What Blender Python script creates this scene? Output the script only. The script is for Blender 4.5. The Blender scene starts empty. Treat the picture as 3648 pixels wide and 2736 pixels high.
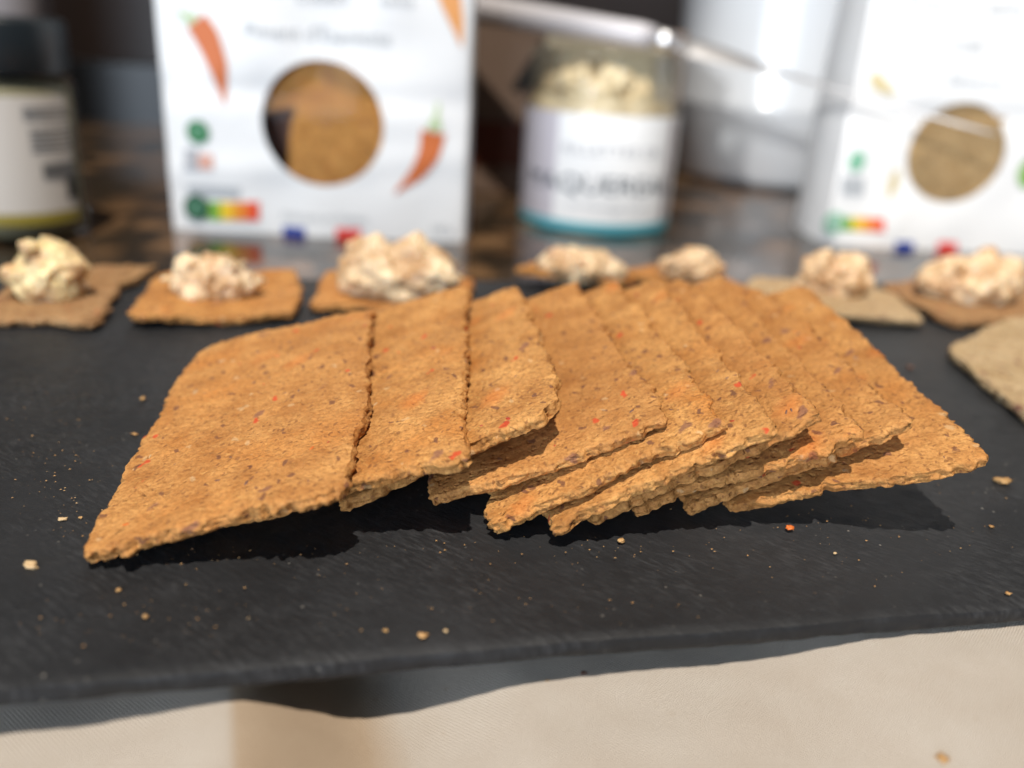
import bpy, bmesh, math, random
import numpy as np
from mathutils import Vector, Matrix

# ------------------------------------------------------------------ camera, world, lamps, exposure
SC = bpy.context.scene
COL = SC.collection
FPX, PITCH, ROLL, CAMH = 3100.0, math.radians(22), math.radians(3.7), 0.072
F = np.array([0, math.cos(PITCH), -math.sin(PITCH)])
R0 = np.array([1.0, 0, 0]); U0 = np.cross(R0, F)
RV = math.cos(ROLL)*R0 + math.sin(ROLL)*U0
UV = -math.sin(ROLL)*R0 + math.cos(ROLL)*U0
CPOS = np.array([0, 0, CAMH])
cam_data = bpy.data.cameras.new('camera'); cam = bpy.data.objects.new('camera', cam_data); COL.objects.link(cam)
M = Matrix(((RV[0], UV[0], -F[0], 0), (RV[1], UV[1], -F[1], 0), (RV[2], UV[2], -F[2], CAMH), (0, 0, 0, 1)))
cam.matrix_world = M
cam_data.sensor_width = 36; cam_data.lens = 36*FPX/3648
cam_data.clip_start = 0.005; cam_data.clip_end = 20
cam_data.dof.use_dof = True; cam_data.dof.focus_distance = 0.137; cam_data.dof.aperture_fstop = 8.3
SC.camera = cam

SC.render.engine = 'CYCLES'
SC.view_settings.view_transform = 'Standard'; SC.view_settings.look = 'None'
SC.view_settings.exposure = 0.0; SC.view_settings.gamma = 1.0
SC.cycles.use_denoising = True
SC.cycles.max_bounces = 10; SC.cycles.transparent_max_bounces = 12
SC.cycles.sample_clamp_indirect = 4.0; SC.cycles.caustics_reflective = False; SC.cycles.caustics_refractive = False
wd = bpy.data.worlds.new('World'); SC.world = wd; wd.use_nodes = True
wd.node_tree.nodes['Background'].inputs[0].default_value = (0.62, 0.78, 1.0, 1)
wd.node_tree.nodes['Background'].inputs[1].default_value = 0.09

def lamp(name, pos, target, power, color, shape, sx, sy=None):
    d = bpy.data.lights.new(name, 'AREA'); d.energy = power; d.color = color; d.shape = shape; d.size = sx
    if sy: d.size_y = sy
    o = bpy.data.objects.new(name, d); COL.objects.link(o); o.location = pos
    o.rotation_euler = (Vector(target)-Vector(pos)).to_track_quat('-Z', 'Y').to_euler()
    return o
AZ, EL, DIST = math.radians(3), math.radians(71), 3.0       # sunlight through the window: from the camera side, a little left
kpos = (-math.sin(AZ)*math.cos(EL)*DIST, 0.2-math.cos(AZ)*math.cos(EL)*DIST, math.sin(EL)*DIST)
lamp('sunlit_window', kpos, (0, 0.2, 0), 122, (1.0, 0.91, 0.79), 'DISK', 0.05)
lamp('sky_window', (-0.85, -1.40, 0.27), (0, 0.3, 0.04), 37, (0.74, 0.86, 1.0), 'RECTANGLE', 1.5, 0.9)

sb = bpy.data.lights.new('pouch_fill_spot', 'SPOT'); sb.energy = 46; sb.color = (1.0, 0.97, 0.92); sb.spot_size = math.radians(10.5); sb.spot_blend = 0.35; sb.shadow_soft_size = 0.012   # added narrow spot that brightens the jar, tub and right pouch
sbo = bpy.data.objects.new('pouch_fill_spot', sb); COL.objects.link(sbo); sbo.location = (-0.62, -0.95, 0.50)
sbo.rotation_euler = (Vector((0.17, 0.43, 0.085))-sbo.location).to_track_quat('-Z', 'Y').to_euler()

# ------------------------------------------------------------------ helpers
def ray(x, y): return F + (x-1824)/FPX*RV - (y-1368)/FPX*UV
def at(x, y, z=0.0):
    d = ray(x, y); return CPOS + d*(z-CAMH)/d[2]
def atY(x, y, Y):
    d = ray(x, y); return CPOS + d*Y/d[1]
COUNTER = -0.0145
E0 = np.array(at(1824, 2294))
SLT = 0.0032                                                     # slate thickness

def tag(o, label=None, cat=None, group=None, kind=None):
    if label: o['label'] = label
    if cat: o['category'] = cat
    if group: o['group'] = group
    if kind: o['kind'] = kind
    return o
def empty(name, loc):
    o = bpy.data.objects.new(name, None); COL.objects.link(o); o.location = loc; o.empty_display_size = 0.01
    return o
def mesh_obj(name, V, Fc, mat, parent=None, smooth=True, origin=None):
    """one mesh object; V are world points, kept relative to the parent's (or the given) origin"""
    V = np.asarray(V, float)
    if parent is not None: org = np.array(parent.matrix_world.translation) if False else WORLD[parent.name]
    elif origin is not None: org = np.array(origin)
    else: org = np.array([V[:, 0].mean(), V[:, 1].mean(), V[:, 2].min()])
    me = bpy.data.meshes.new(name)
    V = V-org
    if isinstance(Fc, np.ndarray):
        n, k = Fc.shape
        me.vertices.add(len(V)); me.vertices.foreach_set('co', V.ravel())
        me.loops.add(n*k); me.loops.foreach_set('vertex_index', Fc.ravel().astype(np.int32))
        me.polygons.add(n); me.polygons.foreach_set('loop_start', np.arange(0, n*k, k, dtype=np.int32))
        me.update(calc_edges=True)
    else:
        me.from_pydata([tuple(v) for v in V], [], Fc); me.update()
    me.validate()
    if smooth: me.polygons.foreach_set('use_smooth', [True]*len(me.polygons))
    me.materials.append(mat)
    o = bpy.data.objects.new(name, me); COL.objects.link(o)
    if parent is not None: o.parent = parent
    else: o.location = org
    WORLD[o.name] = org
    return o
WORLD = {}
def root(name, loc):
    o = empty(name, tuple(loc)); WORLD[o.name] = np.array(loc, float); return o

def hash3(ix, iy, iz, seed):
    h = (ix*374761393 + iy*668265263 + iz*2147483647 + seed*974711) & 0xffffffff
    h = ((h ^ (h >> 13))*1274126177) & 0xffffffff
    h = ((h ^ (h >> 15))*2246822519) & 0xffffffff
    return ((h ^ (h >> 16)) & 0xffff)/65535.0*2-1
def vnoise(P, seed=0):
    P = np.asarray(P, float); I = np.floor(P).astype(np.int64); f = P-I; f = f*f*f*(f*(f*6-15)+10)
    out = 0
    for dx in (0, 1):
        for dy in (0, 1):
            for dz in (0, 1):
                w = (f[:, 0] if dx else 1-f[:, 0])*(f[:, 1] if dy else 1-f[:, 1])*(f[:, 2] if dz else 1-f[:, 2])
                out = out + w*hash3(I[:, 0]+dx, I[:, 1]+dy, I[:, 2]+dz, seed)
    return out
def fbm(P, octs=4, seed=0, gain=0.5):
    s = 0; a = 1; P = np.asarray(P, float)
    for k in range(octs):
        s = s + a*vnoise(P*(2.03**k)+17.3*k, seed+k); a *= gain
    return s
def n1(t, freq, octs, seed, gain=0.55):
    t = np.asarray(t, float); return fbm(np.stack([t*freq, 0*t+seed*3.71, 0*t], 1), octs, seed, gain)
def grid_faces(nu, nv, off=0, flip=False):
    i, j = np.meshgrid(np.arange(nu), np.arange(nv), indexing='ij')
    a = (i*(nv+1)+j).ravel()+off
    q = np.stack([a, a+nv+1, a+nv+2, a+1], 1)
    return q[:, ::-1] if flip else q

# ------------------------------------------------------------------ materials
class NT:
    def __init__(s, name):
        s.m = bpy.data.materials.new(name); s.m.use_nodes = True; s.t = s.m.node_tree
        s.b = s.t.nodes['Principled BSDF']; s.n = s.t.nodes; s.co = s.n.new('ShaderNodeTexCoord').outputs['Object']
    def l(s, a, b): s.t.links.new(a, b)
    def _in(s, sock, v):
        if hasattr(v, 'links'): s.l(v, sock)
        else: sock.default_value = v if not (isinstance(v, tuple) and len(v) == 3 and sock.type == 'RGBA') else v+(1,)
    def offset(s, per_object=True, scale=(1, 1, 1), rot=(0, 0, 0), vec=None):
        mp = s.n.new('ShaderNodeMapping'); s.l(vec or s.co, mp.inputs[0]); mp.inputs['Rotation'].default_value = rot
        if scale != (1, 1, 1):
            m2 = s.n.new('ShaderNodeMapping'); s.l(mp.outputs[0], m2.inputs[0]); m2.inputs['Scale'].default_value = scale; mp = m2
        if per_object:
            oi = s.n.new('ShaderNodeObjectInfo'); vm = s.n.new('ShaderNodeVectorMath'); vm.operation = 'SCALE'
            vm.inputs[0].default_value = (0.91, 0.37, 0.55); s.l(oi.outputs['Random'], vm.inputs['Scale']); s.l(vm.outputs[0], mp.inputs['Location'])
        return mp.outputs[0]
    def noise(s, vec, scale, detail=4, rough=0.55, dist=0.0, out='Fac'):
        n = s.n.new('ShaderNodeTexNoise'); s.l(vec, n.inputs['Vector']); n.inputs['Scale'].default_value = scale
        n.inputs['Detail'].default_value = detail; n.inputs['Roughness'].default_value = rough; n.inputs['Distortion'].default_value = dist
        return n.outputs[out]
    def vor(s, vec, scale, feature='F1', rnd=1.0):
        n = s.n.new('ShaderNodeTexVoronoi'); s.l(vec, n.inputs['Vector']); n.inputs['Scale'].default_value = scale; n.feature = feature
        n.inputs['Randomness'].default_value = rnd
        return n
    def ramp(s, fac, stops):
        r = s.n.new('ShaderNodeValToRGB'); s.l(fac, r.inputs[0]); e = r.color_ramp.elements
        while len(e) < len(stops): e.new(0.5)
        for k, (p, c) in enumerate(stops):
            e[k].position = p; e[k].color = (c, c, c, 1) if not isinstance(c, tuple) else c+(1,)
        return r.outputs[0]
    def mix(s, fac, a, b, blend='MIX'):
        m = s.n.new('ShaderNodeMix'); m.data_type = 'RGBA'; m.blend_type = blend
        s._in(m.inputs[0], fac); s._in(m.inputs[6], a); s._in(m.inputs[7], b); return m.outputs[2]
    def math(s, op, a, b=0.0):
        m = s.n.new('ShaderNodeMath'); m.operation = op; s._in(m.inputs[0], a); s._in(m.inputs[1], b); return m.outputs[0]
    def bump(s, h, strength=0.5, dist=0.0003, prev=None):
        b = s.n.new('ShaderNodeBump'); s.l(h, b.inputs['Height']); b.inputs['Strength'].default_value = strength; b.inputs['Distance'].default_value = dist
        if prev: s.l(prev, b.inputs['Normal'])
        return b.outputs[0]
    def done(s, color=None, rough=None, normal=None, spec=None, metal=None, coat=None, trans=None, ior=None, sss=None):
        b = s.b.inputs
        if color is not None: s._in(b['Base Color'], color)
        if rough is not None: s._in(b['Roughness'], rough)
        if normal is not None: s.l(normal, b['Normal'])
        if spec is not None: b['Specular IOR Level'].default_value = spec
        if metal is not None: b['Metallic'].default_value = metal
        if coat is not None: b['Coat Weight'].default_value = coat; b['Coat Roughness'].default_value = 0.05
        if trans is not None: b['Transmission Weight'].default_value = trans
        if ior is not None: b['IOR'].default_value = ior
        if sss is not None:
            b['Subsurface Weight'].default_value = sss[0]; b['Subsurface Radius'].default_value = (1, 0.6, 0.35); b['Subsurface Scale'].default_value = sss[1]
        return s.m
def plain(name, c, rough=0.5, **k): return NT(name).done(c, rough, **k)

def cracker_mat(name, lo, hi, patch, red=1.0, dark=1.0):
    s = NT(name); v = s.offset()
    warp = s.noise(v, 260, 3, 0.6, out='Color')
    vm = s.n.new('ShaderNodeVectorMath'); vm.operation = 'MULTIPLY_ADD'; s.l(warp, vm.inputs[0]); vm.inputs[1].default_value = (0.0035,)*3; s.l(v, vm.inputs[2])
    w = vm.outputs[0]
    col = s.mix(s.ramp(s.noise(v, 150, 7, 0.62), [(0.34, 0.0), (0.66, 1.0)]), lo, hi)
    col = s.mix(s.ramp(s.noise(v, 55, 3, 0.5), [(0.55, 0.0), (0.75, 0.55)]), col, patch)
    fine = s.ramp(s.noise(v, 1500, 3, 0.65), [(0.42, 0.0), (0.54, 1.0)])
    col = s.mix(s.math('MULTIPLY', s.math('SUBTRACT', 1.0, fine), 0.45), col, tuple(c*0.55 for c in lo))
    fst = s.offset(False, (1, 3.5, 1), (0, 0, 0.6), vec=w)
    col = s.mix(s.math('MULTIPLY', s.ramp(s.noise(fst, 620, 3, 0.6), [(0.58, 0.0), (0.66, 1.0)]), 0.42), col, tuple(c*0.45 for c in lo))
    col = s.mix(s.math('MULTIPLY', s.ramp(s.noise(fst, 500, 2, 0.5, 1.0), [(0.62, 0.0), (0.70, 1.0)]), 0.35), col, tuple(min(0.8, c*1.35) for c in hi))
    col = s.mix(s.math('MULTIPLY', s.ramp(s.noise(v, 34, 3, 0.6), [(0.50, 0.0), (0.72, 1.0)]), 0.45), col, tuple(c*0.72 for c in lo))
    oi = s.n.new('ShaderNodeObjectInfo'); col = s.mix(s.math('MULTIPLY', s.math('FRACT', s.math('MULTIPLY', oi.outputs['Random'], 7.31)), 0.30), col, (lo[0]*0.95, lo[1]*0.85, lo[2]*0.9))
    def flecks(scale, size, keep, chan, colr, amt, col, stretch=(1, 1, 1), rot=0.0):
        n = s.vor(s.offset(False, stretch, (0, 0, rot), vec=w), scale)
        sp = s.n.new('ShaderNodeSeparateColor'); s.l(n.outputs['Color'], sp.inputs[0])
        near = s.ramp(n.outputs['Distance'], [(size*(0.3 if scale < 200 else 0.7), 1.0), (size, 0.0)])
        pick = s.math('GREATER_THAN', sp.outputs[chan], keep)
        return s.mix(s.math('MULTIPLY', s.math('MULTIPLY', near, pick), amt), col, colr)
    col = flecks(950, 0.30, 0.45, 0, (0.22, 0.09, 0.03), 0.75*dark, col, (1, 0.6, 1), 0.4)
    col = flecks(520, 0.27, 0.72, 1, (0.15, 0.06, 0.035), 0.8*dark, col, (1, 0.5, 1), -0.5)
    col = flecks(260, 0.27, 0.82, 1, (0.19, 0.08, 0.06), 0.7*dark, col, (1, 0.45, 1), 0.6)
    col = flecks(420, 0.24, 0.88, 2, (0.66, 0.46, 0.25), 0.4, col, (0.6, 1, 1), 0.9)
    col = flecks(300, 0.22, 0.87, 0, (0.55, 0.06, 0.02), 0.85*red, col, (1, 0.55, 1), 0.2)
    col = flecks(150, 0.36, 0.80, 1, (0.62, 0.15, 0.02), 0.38*red, col, (0.8, 0.45, 1), 0.7)
    pores = s.vor(w, 620).outputs['Distance']
    h = s.math('ADD', s.math('MULTIPLY', s.noise(v, 1000, 5, 0.7), 1.0), s.math('MULTIPLY', s.ramp(pores, [(0.08, 0.0), (0.4, 1.0)]), 0.8))
    return s.done(col, s.ramp(s.noise(v, 400, 2), [(0.3, 0.62), (0.7, 0.85)]), s.bump(h, 0.9, 0.00030), spec=0.25, sss=(0.12, 0.0012))
M_CR = cracker_mat('paprika_cracker', (0.41, 0.175, 0.047), (0.665, 0.340, 0.110), (0.56, 0.19, 0.031))
M_CR2 = cracker_mat('brown_seed_cracker', (0.30, 0.16, 0.07), (0.46, 0.28, 0.13), (0.36, 0.19, 0.08), 0.35)
M_CR3 = cracker_mat('pale_herb_cracker', (0.45, 0.315, 0.165), (0.62, 0.47, 0.285), (0.42, 0.29, 0.14), 0.0, 1.25)
M_CR5 = cracker_mat('paprika_cracker_in_bag', (0.48, 0.21, 0.052), (0.74, 0.375, 0.105), (0.64, 0.22, 0.03))  # same crackers, lightened to stand in for light missing behind the window
M_CR4 = cracker_mat('sesame_cracker', (0.38, 0.25, 0.115), (0.58, 0.41, 0.21), (0.46, 0.29, 0.12), 0.0, 1.0)
M_RED = plain('red_pepper_skin', (0.40, 0.040, 0.014), 0.45)
M_ORANGE = plain('orange_pepper', (0.62, 0.14, 0.02), 0.5)
M_BRAN = plain('bran', (0.16, 0.075, 0.05), 0.6)
M_OAT = plain('oat_husk', (0.56, 0.39, 0.21), 0.6)

s = NT('slate'); v = s.offset(False)
st = s.offset(False, (1, 4.5, 1), (0, 0, math.radians(33)))
n_st = s.noise(st, 330, 6, 0.75)
n_big = s.noise(v, 22, 4, 0.6)
col = s.mix(s.ramp(n_big, [(0.35, 0.0), (0.7, 1.0)]), (0.0118, 0.0124, 0.0140), (0.0205, 0.0214, 0.0240))
dust = s.math('MULTIPLY', s.ramp(n_st, [(0.47, 0.0), (0.70, 1.0)]), s.ramp(s.noise(v, 60, 3, 0.6), [(0.36, 0.10), (0.64, 1.0)]))
col = s.mix(s.math('MULTIPLY', dust, 0.34), col, (0.115, 0.118, 0.125))
spk = s.ramp(s.vor(v, 420).outputs['Distance'], [(0.06, 1.0), (0.11, 0.0)])
col = s.mix(s.math('MULTIPLY', spk, s.ramp(s.noise(v, 75, 3), [(0.5, 0.0), (0.7, 0.8)])), col, (0.28, 0.26, 0.23))
h = s.math('ADD', s.noise(v, 300, 8, 0.7), s.math('MULTIPLY', n_st, 0.8))
M_SLATE = s.done(col, s.ramp(n_big, [(0.3, 0.46), (0.7, 0.58)]), s.bump(h, 0.45, 0.0004), spec=0.36)

s = NT('linen'); v = s.offset(False)
def weave(rot, sc):
    w = s.n.new('ShaderNodeTexWave'); mp = s.offset(False, (1, 1, 1), (0, 0, rot)); s.l(mp, w.inputs[0]); w.inputs['Scale'].default_value = sc; w.inputs['Distortion'].default_value = 1.2; w.inputs['Detail'].default_value = 2; w.inputs['Detail Scale'].default_value = 3; return w.outputs['Fac']
wv = s.math('ADD', weave(math.radians(38), 900), s.math('MULTIPLY', weave(math.radians(-52), 760), 0.8))
col = s.mix(s.ramp(s.noise(v, 60, 5, 0.6), [(0.3, 0.0), (0.7, 1.0)]), (0.60, 0.525, 0.450), (0.66, 0.60, 0.53))
col = s.mix(s.math('MULTIPLY', s.math('SUBTRACT', 1.8, wv), 0.16), col, (0.30, 0.24, 0.18))
thick = s.ramp(s.vor(v, 260).outputs['Distance'], [(0.07, 1.0), (0.12, 0.0)])
col = s.mix(s.math('MULTIPLY', thick, s.ramp(s.noise(v, 50, 2), [(0.5, 0.0), (0.65, 0.5)])), col, (0.40, 0.29, 0.18))
_l0, _l1 = at(850, 2440, -0.011), at(800, 2736, -0.011); _r0, _r1 = at(1275, 2440, -0.011), at(1400, 2736, -0.011)    # wide tan band: missing blue window light put into the cloth colour
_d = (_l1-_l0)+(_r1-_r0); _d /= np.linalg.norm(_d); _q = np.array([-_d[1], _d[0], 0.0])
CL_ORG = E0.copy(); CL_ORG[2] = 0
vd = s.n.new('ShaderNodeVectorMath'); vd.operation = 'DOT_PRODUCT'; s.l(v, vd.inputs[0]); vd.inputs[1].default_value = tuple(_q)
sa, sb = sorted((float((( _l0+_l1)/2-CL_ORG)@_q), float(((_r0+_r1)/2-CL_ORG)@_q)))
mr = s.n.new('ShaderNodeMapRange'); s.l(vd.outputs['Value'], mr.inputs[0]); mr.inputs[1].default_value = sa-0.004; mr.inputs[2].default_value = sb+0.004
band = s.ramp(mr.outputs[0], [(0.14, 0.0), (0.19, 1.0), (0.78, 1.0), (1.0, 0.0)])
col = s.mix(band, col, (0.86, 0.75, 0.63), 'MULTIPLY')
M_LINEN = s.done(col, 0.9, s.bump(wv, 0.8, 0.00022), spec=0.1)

s = NT('granite'); v = s.offset(False)
wv_ = s.noise(v, 60, 3, out='Color'); vm = s.n.new('ShaderNodeVectorMath'); vm.operation = 'MULTIPLY_ADD'; s.l(wv_, vm.inputs[0]); vm.inputs[1].default_value = (0.02,)*3; s.l(v, vm.inputs[2])
vo = s.vor(vm.outputs[0], 42); sp = s.n.new('ShaderNodeSeparateColor'); s.l(vo.outputs['Color'], sp.inputs[0])
blob = s.ramp(vo.outputs['Distance'], [(0.30, 1.0), (0.62, 0.0)])
bc = s.mix(sp.outputs[0], (0.05, 0.028, 0.014), (0.24, 0.135, 0.065))
col = s.mix(blob, s.mix(s.noise(v, 160, 4), (0.006, 0.006, 0.007), (0.05, 0.035, 0.02)), bc)
col = s.mix(s.ramp(s.noise(v, 500, 4, 0.7), [(0.5, 0.0), (0.62, 0.5)]), col, (0.02, 0.015, 0.01))
M_GRANITE = s.done(col, 0.08, spec=0.42)

def paper(name, c, rough):
    s = NT(name); v = s.offset()
    return s.done(s.mix(s.noise(v, 30, 3), tuple(x*0.96 for x in c), c), rough, s.bump(s.noise(v, 90, 3, 0.5), 0.25, 0.0008), spec=0.35)
M_BAG = paper('white_pouch_paper', (0.86, 0.86, 0.86), 0.42)
M_LINER = plain('pouch_inside', (0.24, 0.11, 0.075), 0.6)
def film(name, gloss, tint=(1, 1, 1)):
    m = bpy.data.materials.new(name); m.use_nodes = True; t = m.node_tree; t.nodes.remove(t.nodes['Principled BSDF'])
    tr = t.nodes.new('ShaderNodeBsdfTransparent'); tr.inputs[0].default_value = tint+(1,); gl = t.nodes.new('ShaderNodeBsdfGlossy'); gl.inputs['Roughness'].default_value = 0.06
    fr = t.nodes.new('ShaderNodeFresnel'); fr.inputs[0].default_value = 1.45
    mu = t.nodes.new('ShaderNodeMath'); mu.operation = 'MULTIPLY'; t.links.new(fr.outputs[0], mu.inputs[0]); mu.inputs[1].default_value = gloss
    mx = t.nodes.new('ShaderNodeMixShader'); t.links.new(mu.outputs[0], mx.inputs[0]); t.links.new(tr.outputs[0], mx.inputs[1]); t.links.new(gl.outputs[0], mx.inputs[2])
    t.links.new(mx.outputs[0], t.nodes['Material Output'].inputs[0]); return m
M_FILM = film('clear_film', 0.2)
M_GLASS = film('thin_glass', 0.5, (0.975, 0.985, 0.98))
def ink(name, c): return plain(name, c, 0.5, spec=0.3)
I_CHILI = ink('ink_chili', (0.62, 0.17, 0.055)); I_CHILI2 = ink('ink_chili_pale', (0.78, 0.36, 0.13))
I_GREEN = ink('ink_green', (0.04, 0.20, 0.07)); I_STALK = ink('ink_stalk', (0.50, 0.62, 0.36)); I_LEAF = ink('ink_leaf', (0.22, 0.44, 0.08))
I_GREY = ink('ink_grey', (0.42, 0.42, 0.44)); I_DGREY = ink('ink_dark_grey', (0.12, 0.115, 0.11)); I_PALE = ink('ink_pale_grey', (0.46, 0.48, 0.50)); I_PINK = ink('ink_salmon', (0.66, 0.36, 0.28))
I_DGREEN = ink('ink_dark_green', (0.012, 0.085, 0.035)); I_LGREEN = ink('ink_light_green', (0.20, 0.42, 0.05)); I_YEL = ink('ink_yellow', (0.82, 0.55, 0.03))
I_OR = ink('ink_orange', (0.80, 0.28, 0.03)); I_REDO = ink('ink_red_orange', (0.80, 0.10, 0.035)); I_BLUE = ink('ink_blue', (0.02, 0.055, 0.32)); I_RED = ink('ink_red', (0.83, 0.07, 0.06))
I_WHITE = ink('ink_white', (0.85, 0.85, 0.85)); I_PGREEN = ink('ink_pale_green', (0.22, 0.48, 0.33)); I_TAN = ink('ink_tan', (0.62, 0.52, 0.30)); I_TEAL = ink('ink_teal', (0.10, 0.42, 0.50))
I_NAVY = ink('ink_navy', (0.035, 0.055, 0.075)); I_BLACK = ink('ink_black', (0.012, 0.011, 0.010)); I_BEIGE = ink('label_beige', (0.54, 0.485, 0.43)); I_MUST = ink('ink_mustard', (0.26, 0.20, 0.03))
M_CAP = plain('black_plastic', (0.010, 0.014, 0.017), 0.35)
M_STEEL = plain('steel', (0.74, 0.74, 0.76), 0.42, metal=1.0)
M_HANDLE = plain('pale_handle', (0.50, 0.48, 0.50), 0.35)
s = NT('fish_spread'); v = s.offset()
col = s.mix(s.ramp(s.noise(v, 120, 5, 0.6), [(0.40, 0.0), (0.62, 1.0)]), (0.46, 0.27, 0.13), (0.80, 0.62, 0.40))
col = s.mix(s.ramp(s.noise(v, 130, 3, 0.5), [(0.60, 0.0), (0.74, 0.6)]), col, (0.50, 0.22, 0.09))
col = s.mix(s.ramp(s.vor(v, 360).outputs['Distance'], [(0.08, 0.7), (0.16, 0.0)]), col, (0.30, 0.20, 0.15))
M_SPREAD = s.done(col, 0.33, s.bump(s.noise(v, 500, 4, 0.6), 0.7, 0.0005), spec=0.5, sss=(0.35, 0.003))
M_SPREAD2 = M_SPREAD.copy(); M_SPREAD2.name = 'yellow_fish_spread'
for n_ in M_SPREAD2.node_tree.nodes:
    if n_.type == 'MIX' and not n_.inputs[7].is_linked and n_.inputs[7].default_value[0] > 0.8: n_.inputs[7].default_value = (0.86, 0.70, 0.38, 1)
s = NT('oily_spread'); v = s.offset()
col = s.mix(s.noise(v, 90, 5, 0.6), (0.55, 0.40, 0.20), (0.82, 0.70, 0.50))
M_JARSPREAD = s.done(col, 0.3, s.bump(s.noise(v, 260, 4), 0.8, 0.001), spec=0.5)
s = NT('tub_plastic'); v = s.offset()
M_TUB = s.done((0.64, 0.67, 0.71), 0.2, spec=0.6, coat=0.4)
s = NT('dark_wood'); v = s.offset(False, (1, 1, 0.12))
M_WALL = s.done(s.mix(s.noise(v, 30, 5, 0.6), (0.007, 0.0045, 0.0035), (0.020, 0.009, 0.006)), 0.5)
M_SPLASH = plain('dark_stone', (0.006, 0.0065, 0.0075), 0.4)
M_CARTON = plain('brown_carton', (0.17, 0.115, 0.085), 0.6); I_RUST = ink('ink_rust', (0.13, 0.035, 0.018)); I_OLIVE = ink('ink_olive', (0.42, 0.38, 0.29))
M_RUBBER = plain('rubber', (0.02, 0.02, 0.02), 0.8)
M_CANISTER = plain('pale_canister', (0.36, 0.34, 0.36), 0.4)
M_CRUMB = cracker_mat('crumb', (0.42, 0.22, 0.08), (0.66, 0.42, 0.19), (0.58, 0.27, 0.07), 0.3, 0.5)

# ------------------------------------------------------------------ setting: counter, wall, cloth, slate board
def box(name, lo, hi, mat, parent=None, bevel=0.0, R=None, org=None):
    bm = bmesh.new(); bmesh.ops.create_cube(bm, size=1)
    lo = np.array(lo); hi = np.array(hi)
    for vv in bm.verts: vv.co = Vector((lo+hi)/2 + np.array(vv.co)*(hi-lo))
    if bevel: bmesh.ops.bevel(bm, geom=bm.edges[:], offset=bevel, segments=3, profile=0.5, affect='EDGES')
    V = np.array([tuple(q.co) for q in bm.verts]); bm.verts.index_update(); Fc = [[q.index for q in f.verts] for f in bm.faces]; bm.free()
    if R is not None: V = V@np.array(R).T+np.array(org)
    return mesh_obj(name, V, Fc, mat, parent, smooth=False)
g = box('countertop', (-1.6, -0.10, COUNTER-0.03), (1.6, 0.80, COUNTER), M_GRANITE); tag(g, kind='structure')
w = box('backsplash', (-1.6, 0.715, COUNTER-0.001), (1.6, 0.80, COUNTER+0.045), M_SPLASH); tag(w, kind='structure')
w = box('wall', (-1.6, 0.75, COUNTER+0.0451), (1.6, 0.82, 1.0), M_WALL); tag(w, kind='structure')

EDIR = at(3648, 2139)-at(0, 2430); EDIR /= np.linalg.norm(EDIR); NDIR = np.array([-EDIR[1], EDIR[0], 0])   # along / away from the front edge
def cloth():
    nu, nv = 260, 170
    U_, V_ = np.meshgrid(np.linspace(-0.24, 0.24, nu+1), np.linspace(-0.16, 0.075, nv+1), indexing='ij'); U_ = U_.ravel(); V_ = V_.ravel()
    P = E0 + U_[:, None]*EDIR + V_[:, None]*NDIR
    # lower where the photographed shadow under the board is deep: folds running towards the viewer
    kx = [-0.24, -0.10, -0.0665, -0.0615, -0.049, -0.0335, -0.0275, -0.0195, -0.012, 0.0005, 0.015, 0.0355, 0.052, 0.061, 0.077, 0.24]
    kz = [0.0085, 0.0100, 0.0095, 0.0087, 0.0081, 0.0056, 0.0083, 0.0126, 0.0125, 0.0084, 0.0076, 0.0070, 0.0044, 0.0041, 0.0041, 0.0060]
    gx = np.linspace(-0.3, 0.3, 1201); gz = np.interp(gx, kx, kz); kn = np.exp(-(np.arange(-14, 15)/5.5)**2); gz = np.convolve(np.pad(gz, 14, mode='edge'), kn/kn.sum(), mode='valid')
    z = -np.interp(U_+0.12*np.minimum(V_, 0), gx, gz)*(1-0.25*np.clip(-V_/0.08, 0, 1))
    z += 0.00035*fbm(np.stack([U_*28, V_*18, 0*U_], 1), 3, 5)*np.clip(-V_/0.02+0.2, 0.2, 2.5) + 0.00012*fbm(np.stack([U_*190, V_*190, 0*U_], 1), 2, 9)
    under = np.clip((V_-0.012)/0.02, 0, 1); z = z*(1-under)+(-0.0125)*under
    z = np.maximum(z, COUNTER+0.0004)
    P[:, 2] = z
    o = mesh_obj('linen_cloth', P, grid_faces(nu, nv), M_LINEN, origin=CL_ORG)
    md = o.modifiers.new('thickness', 'SOLIDIFY'); md.thickness = 0.0006; md.offset = -1
    return tag(o, 'beige woven linen cloth lying in soft folds in front of the slate board', 'cloth')
cloth_o = cloth()

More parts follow.
